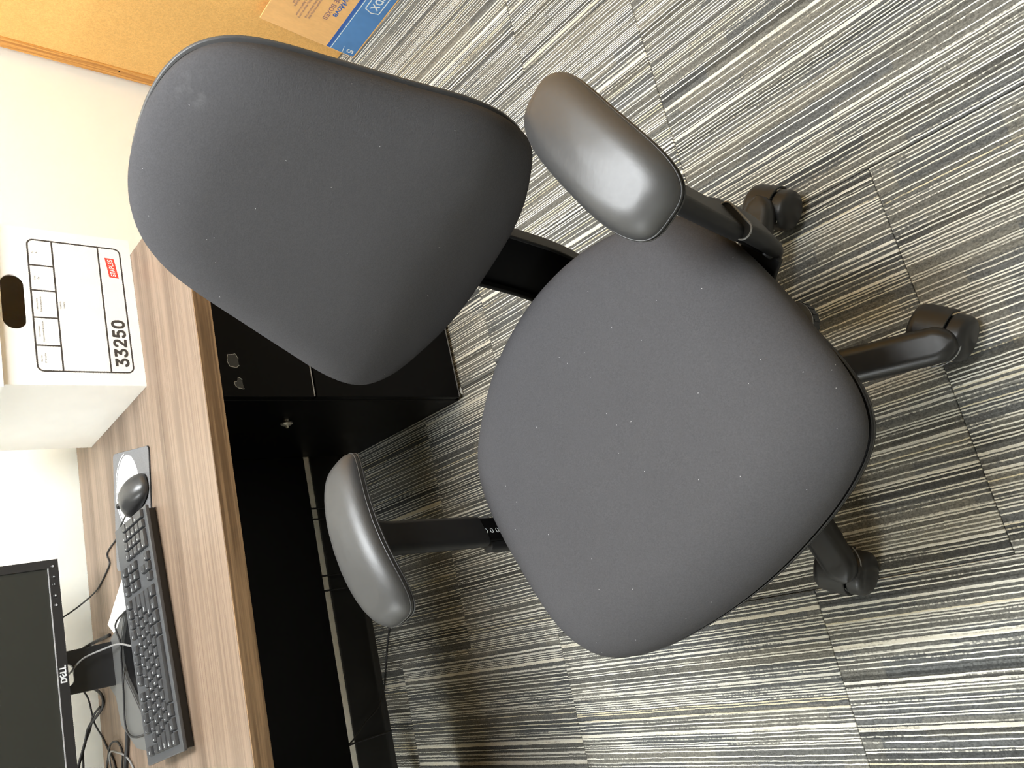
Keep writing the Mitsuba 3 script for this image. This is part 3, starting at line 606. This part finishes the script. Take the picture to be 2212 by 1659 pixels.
rows = [
    (0, [(0, 1.25, 'Ctrl'), (1.25, 1.25, 'Win'), (2.5, 1.25, 'Alt'), (3.75, 6.25, None), (10, 1.25, 'Alt'), (11.25, 1.25, 'Win'), (12.5, 1.25, 'Menu'), (13.75, 1.25, 'Ctrl')]),
    (1, [(0, 2.25, 'Shift')] + [(2.25 + i, 1, c) for i, c in enumerate('ZXCVBNM,./')] + [(12.25, 2.75, 'Shift')]),
    (2, [(0, 1.75, 'Caps')] + [(1.75 + i, 1, c) for i, c in enumerate("ASDFGHJKL;'")] + [(12.75, 2.25, 'Enter')]),
    (3, [(0, 1.5, 'Tab')] + [(1.5 + i, 1, c) for i, c in enumerate('QWERTYUIOP[]')] + [(13.5, 1.5, '\\')]),
    (4, [(i, 1, c) for i, c in enumerate('`1234567890-=')] + [(13, 2, 'Back')]),
    (5.4, [(0, 1, 'Esc')] + [(2 + i, 1, 'F%d' % (i + 1)) for i in range(4)] + [(6.5 + i, 1, 'F%d' % (i + 5)) for i in range(4)] + [(11 + i, 1, 'F%d' % (i + 9)) for i in range(4)])]
for y, ks in rows:
    for x, w, lg in ks: key(x, y, w, 1, lg)
NX = 15.35
for x, y, lg in ((0, 0, '<'), (1, 0, 'v'), (2, 0, '>'), (1, 1, '^'), (0, 3, 'Del'), (1, 3, 'End'), (2, 3, 'PgD'), (0, 4, 'Ins'), (1, 4, 'Hm'), (2, 4, 'PgU'), (0, 5.4, 'Prt'), (1, 5.4, 'Scr'), (2, 5.4, 'Brk')): key(NX + x, y, 1, 1, lg)
PX = 18.65
for x, y, w, h, lg in ((0, 0, 2, 1, '0'), (2, 0, 1, 1, '.'), (0, 1, 1, 1, '1'), (1, 1, 1, 1, '2'), (2, 1, 1, 1, '3'), (3, 0, 1, 2, 'Ent'), (0, 2, 1, 1, '4'), (1, 2, 1, 1, '5'), (2, 2, 1, 1, '6'), (0, 3, 1, 1, '7'), (1, 3, 1, 1, '8'), (2, 3, 1, 1, '9'), (3, 2, 1, 2, '+'), (0, 4, 1, 1, 'Num'), (1, 4, 1, 1, '/'), (2, 4, 1, 1, '*'), (3, 4, 1, 1, '-')): key(PX + x, y, w, h, lg)

thing('mouse_pad', 'grey mouse pad with a white oval print lying under the mouse', 'mouse pad')
pA = math.radians(-11); pex, pey = np.array([math.cos(pA), math.sin(pA), 0]), np.array([-math.sin(pA), math.cos(pA), 0]); PO = np.array([0.3205, 1.6295, DESK_Z])
def px(m): return xf(m, pex, pey, (0, 0, 1), PO)
part('mouse_pad', 'surface', px(plate(rrect(.236, .205, .010, 5), .0022, .0032, .0003, 1)), 'pad_cloth', 30)
part('mouse_pad', 'backing', px(plate(rrect(.237, .206, .010, 5), .0002, .0022, .0003, 1)), 'pad_edge', 30)
e = affinity.translate(affinity.scale(sg.Point(0, 0).buffer(1, 32), .068, .066), .042, .018); part('mouse_pad', 'print', px(ext(e, .0032, .0034)), 'paper')
e2 = affinity.translate(affinity.scale(sg.Point(0, 0).buffer(1, 32), .074, .071), .042, .020)
arc = e2.difference(affinity.scale(e2, .965, .965)).intersection(sg.box(-.03, .035, .2, .2)); part('mouse_pad', 'print', px(ext(max(getattr(arc, 'geoms', [arc]), key=lambda g_: g_.area), .0032, .0034)), 'paper')

thing('mouse', 'black computer mouse resting on the grey mouse pad', 'mouse')
mA = math.radians(17); mox, moy = np.array([math.cos(mA), math.sin(mA), 0]), np.array([-math.sin(mA), math.cos(mA), 0]); MOO = np.array([0.338, 1.578, DESK_Z + 0.0035])
t = np.linspace(0, 2 * math.pi, 65)[:-1]; mo = np.stack([np.sign(np.cos(t)) * np.abs(np.cos(t))**.8 * .0315, np.sign(np.sin(t)) * np.abs(np.sin(t))**.85 * .0575], 1); mo[:, 0] *= 1 - .10 * np.cos(mo[:, 1] / .0575 * 2)
rings = [np.column_stack([mo * .93, np.full(64, 0.0003)]), np.column_stack([mo * .985, np.full(64, .003)])]
for a in np.linspace(0, 1, 14)[:-1]:
    s = math.cos(a * math.pi / 2)**.75; p = mo * s; h = .036 - .016 * np.clip(p[:, 1] / .0575, -.35, 1) ** 2 * np.sign(p[:, 1] + 1e-9) * (p[:, 1] > 0) - .010 * (p[:, 1] / .0575)**2 * (p[:, 1] < 0)
    rings.append(np.column_stack([p, .006 + (h - .006) * math.sin(a * math.pi / 2)]))
part('mouse', 'body', xf(loft(rings), mox, moy, (0, 0, 1), MOO), 'mouse_plastic', True)
wl = lathe([(0, -.003), (.009, -.003), (.0098, -.0015), (.0098, .0015), (.009, .003), (0, .003)], 20); part('mouse', 'scroll_wheel', xf(xf(wl, (0, 1, 0), (0, 0, 1), (1, 0, 0), (0, .034, .0235)), mox, moy, (0, 0, 1), MOO), 'cable_rubber', 30)

thing('paper_sheet', 'white paper sheet on the desk under the monitor foot', 'paper')
put('paper_sheet', ext(sg.Polygon([(.204, 1.735), (.128, 1.853), (.098, 1.802), (.152, 1.668)]), DESK_Z + .0002, DESK_Z + .0006), 'paper')


# ------------------------------------------------------------------ cables
def cable(key, label, pts, r, mat='cable_rubber', seg=50):
    thing(key, label, 'cable'); put(key, tube(pts, r, 8, seg), mat, True)
z0 = DESK_Z + 0.0022
cable('mouse_cable', 'thin black mouse cable running from behind the keyboard over the desk to the monitor',
      [(.322, 1.630, z0 + .012), (.316, 1.668, z0 + .002), (.302, 1.705, z0 + .002), (.288, 1.734, z0), (.267, 1.808, z0), (.250, 1.796, z0), (.238, 1.812, z0), (.210, 1.890, z0), (.196, 1.935, .736), (.182, 1.955, .755), (.166, 1.957, .785), (.13, 1.95, .86)], .0017)
cable('keyboard_cable', 'grey keyboard cable running from the keyboard into the hole of the monitor neck',
      [(.066, 1.606, .744), (.068, 1.645, .748), (.078, 1.70, .752), (.077, 1.765, .764), (.071, 1.783, .787), (.062, 1.783, .804), (.050, 1.796, .813), (.045, 1.83, .812), (.045, 1.88, .80)], .0019, 'cable_grey')
cable('looped_cable', 'thin black cable lying in a long loop over the foot of the monitor',
      [(.146, 1.652, .738), (.135, 1.690, .7405), (.122, 1.748, .7405), (.110, 1.753, .7405), (.083, 1.733, .7405), (.055, 1.735, .7405), (-.014, 1.742, .7405), (-.072, 1.749, .7405), (-.092, 1.725, .7405), (-.094, 1.672, .7405), (-.09, 1.632, .742)], .0018)
cable('power_cable', 'thick black cable curving out from behind the monitor neck',
      [(.106, 1.838, z0 + .0015), (.104, 1.90, z0 + .002), (.099, 1.93, .742), (.090, 1.91, .765), (.080, 1.86, .795), (.064, 1.845, .83)], .0036)
cable('video_cable', 'thick dark cable hanging beyond the desk edge below the monitor',
      [(.024, 1.93, .80), (.013, 1.952, .742), (-.011, 1.918, z0 + .002), (-.034, 1.930, z0 + .002), (-.066, 1.975, .745), (-.09, 1.978, .752), (-.139, 1.978, .770), (-.20, 1.98, .78), (-.26, 1.98, .79)], .0030)
cable('video_cable_001', 'second dark cable twisted round the thick one below the monitor',
      [(-.030, 1.940, z0 + .002), (-.048, 1.966, .738), (-.075, 1.984, .742), (-.10, 1.990, .753), (-.139, 1.972, .762), (-.20, 1.970, .770), (-.26, 1.972, .778)], .0024)
cable('thin_cable', 'thin black cable crossing the desk edge diagonally below the monitor',
      [(.030, 1.99, .80), (.012, 1.976, .752), (-.03, 1.974, .738), (-.062, 1.972, .7335), (-.088, 1.955, z0), (-.118, 1.916, z0), (-.134, 1.893, z0 - .0002), (-.152, 1.880, z0 - .0002), (-.20, 1.875, z0), (-.30, 1.87, z0)], .0018)
cable('adapter_lead', 'straight thick black lead lying on the desk at the picture edge',
      [(-.074, 1.776, z0 + .0025), (-.102, 1.783, z0 + .0025), (-.152, 1.809, z0 + .0025), (-.25, 1.84, z0 + .0025)], .0040)
cable('coiled_cable', 'thin black cable coiled in small loops beside the monitor foot',
      [(-.26, 1.99, .745), (-.20, 1.952, z0), (-.152, 1.937, z0), (-.130, 1.922, z0), (-.120, 1.902, z0 + .004), (-.107, 1.884, z0 + .005), (-.101, 1.856, z0 + .004), (-.106, 1.838, z0 + .002), (-.127, 1.827, z0), (-.152, 1.812, z0 + .008), (-.24, 1.79, z0)], .0019)
cable('grey_lead', 'thin grey lead arching over the coiled cable on the desk',
      [(-.30, 1.90, z0), (-.17, 1.905, z0), (-.128, 1.893, z0 + .006), (-.118, 1.862, z0 + .009), (-.121, 1.835, z0 + .008), (-.128, 1.804, z0 + .004), (-.152, 1.772, z0), (-.26, 1.70, z0)], .0019, 'cable_grey')
cable('floor_cable', 'thin black cable running from the back panel down to the carpet under the desk',
      [(.03, 1.895, .0035), (.009, 1.908, .0035), (-.061, 1.949, .0035), (-.140, 1.985, .0045), (-.200, 1.992, .030), (-.232, 1.975, .095), (-.262, 1.957, .150), (-.29, 1.956, .25)], .0022)
for i, x in enumerate((.352, .322, .165, .125, -.27)):
    cable('hanging_cable' if i == 0 else f'hanging_cable_{i:03d}', 'thin black cable hanging behind the back panel across the bright gap, ' + ('nearest the pedestal', 'second from the pedestal', 'third from the pedestal', 'fourth from the pedestal', 'farthest from the pedestal')[i],
          [(x + .01, 1.975, .50), (x, 1.98, .30), (x - .002, 1.985, .16), (x - .003, 1.996, .09), (x - .004, 1.994, .0035 + .0022)], .0025, 'cable_rubber', 24)
    labels['hanging_cable' if i == 0 else f'hanging_cable_{i:03d}']['group'] = 'cables hanging behind the desk panel'


# ------------------------------------------------------------------ cork board and moving box
thing('cork_board', 'tall tan cork board with an oak edge strip standing against the side wall', 'cork board')
KX0 = 1.648
part('cork_board', 'panel', box(KX0, KX0 + 0.022, -1.2, 1.956, 0.001, 1.9), 'cork', label='speckled tan cork surface')
st = rbox(KX0 - 0.004, KX0 + 0.026, 1.9565, 1.9945, 0.001, 1.9, 0.002); part('cork_board', 'edge_strip', st, 'oak', 30, label='oak edge strip')
for y, z in ((1.951, .83), (1.968, .53), (1.951, .30), (1.972, 1.1)):
    n_ = lathe([(0, 0), (.0024, 0), (.0018, .0008), (0, .001)], 10); part('cork_board', 'nail', xf(n_, (0, 1, 0), (0, 0, -1), (-1, 0, 0), (KX0 - (.004 if y > 1.956 else 0), y, z)), 'dark_steel')

MB = thing('moving_box', 'flattened brown cardboard moving box with a blue band leaning on the cork board', 'box')
sdir = np.array([.010, -.23, 0]); sdir /= np.linalg.norm(sdir); LA = math.radians(5.7)
mu = np.array([math.sin(LA), 0, math.cos(LA)]); mu -= sdir * (mu @ sdir); mu /= np.linalg.norm(mu); mn = np.cross(sdir, mu)
if mn[0] > 0: mn = -mn
MBO = np.array([1.594, 1.581, 0.0005])
def mbx(m, lift=0.0): return xf(m, sdir, mu, np.cross(sdir, mu), MBO + mn * lift)
flip = 1 if np.cross(sdir, mu) @ mn > 0 else -1
SL, SH = 0.30, 0.290
TH = 0.0045
def slab_(x0, x1, y0, y1, a, b): return mbx(box(x0, x1, y0, y1, min(a * flip, b * flip), max(a * flip, b * flip)))
part(MB, 'front_sheet', slab_(0, SL, 0.0, SH, -TH, 0), 'cardboard', label='brown cardboard front sheet')
part(MB, 'rear_sheet', slab_(-.004, SL, 0.0, SH * .98, -TH - .0075, -TH - .0035), 'cardboard')
seg_n = 44
for a, b in ((-.0010, 0.0), (-TH, -TH + .0010)): part(MB, 'cut_edge', slab_(-.0008, 0, 0, SH, a, b), 'cardboard_cut')
zz = [(-.0003, i * SH / 160, -TH / 2 + .0014 * (1 if i % 2 else -1)) for i in range(161)]
part(MB, 'flap_gap', slab_(-.001, .02, .070, .105, -TH - .0034, -TH - .0001), 'cardboard_inside')
part(MB, 'flap_gap', slab_(-.001, .02, .030, .045, -TH - .0034, -TH - .0001), 'cardboard_inside')
def paint(name, g, mat, lift=0.0, label=None):
    for q in getattr(g, 'geoms', [g]):
        m = ext(q, 0.0, 0.0003) if flip > 0 else ext(q, -0.0003, 0.0); part(MB, name, mbx(m, lift), mat, label=label)
paint('band', sg.box(.0012, .004, SL, .0905), 'blue_print', label='blue printed band')
paint('band_line', sg.box(.0012, .081, SL, .0905), 'blue_dark_print', .0002); paint('band_line', sg.box(.0012, .0765, SL, .0785), 'pale_print', .0002)
def mtext(s, x, y, h, mat, bold=False, name='lettering'):
    """Lettering upside down on the sheet: it reads towards the far edge; x, y is where its last letter ends."""
    m = text(s, h, .0003, bold); w = m.bounds[1][0]; m.apply_translation([-w, 0, 0])
    m = xf(m, (-1, 0, 0), (0, -1, 0), (0, 0, 1), (x, y, 0))
    # the sheet is seen from its other side: turn it over when its normal points back
    if flip < 0: m.vertices[:, 2] *= -1; m.invert()
    part(MB, name, mbx(m, .0003), mat)
hexa = sg.Polygon([(.166, .043), (.173, .022), (.255, .022), (.262, .043), (.255, .064), (.173, .064)])
paint('logo_outline', hexa.buffer(.0014).difference(hexa.buffer(-.0014)), 'pale_print', .0003)
mtext('HDX', .179, .053, .021, 'pale_print', True, 'logo_lettering')
mtext('5', .009, .032, .019, 'pale_print', True); paint('band_mark', sg.Polygon([(.004, .040), (.026, .046), (.026, .0475), (.004, .0415)]), 'pale_print', .0003)
mtext('EasyMove', .105, .128, .015, 'blue_dark_print', True); mtext('STORAGE BOXES', .083, .148, .013, 'mauve_print', True)
for k, (s_, x, y) in enumerate((('Multi-purpose moving and', .064, .181), ('storage boxes, quick set up', .062, .190), ('Stacks safely, easy to carry', .052, .205), ('Top opening, tape to close', .058, .215), ('For clothes and books', .083, .232), ('Flat', .09, .24))):
    mtext(s_, x, y, .0062, 'mauve_print')
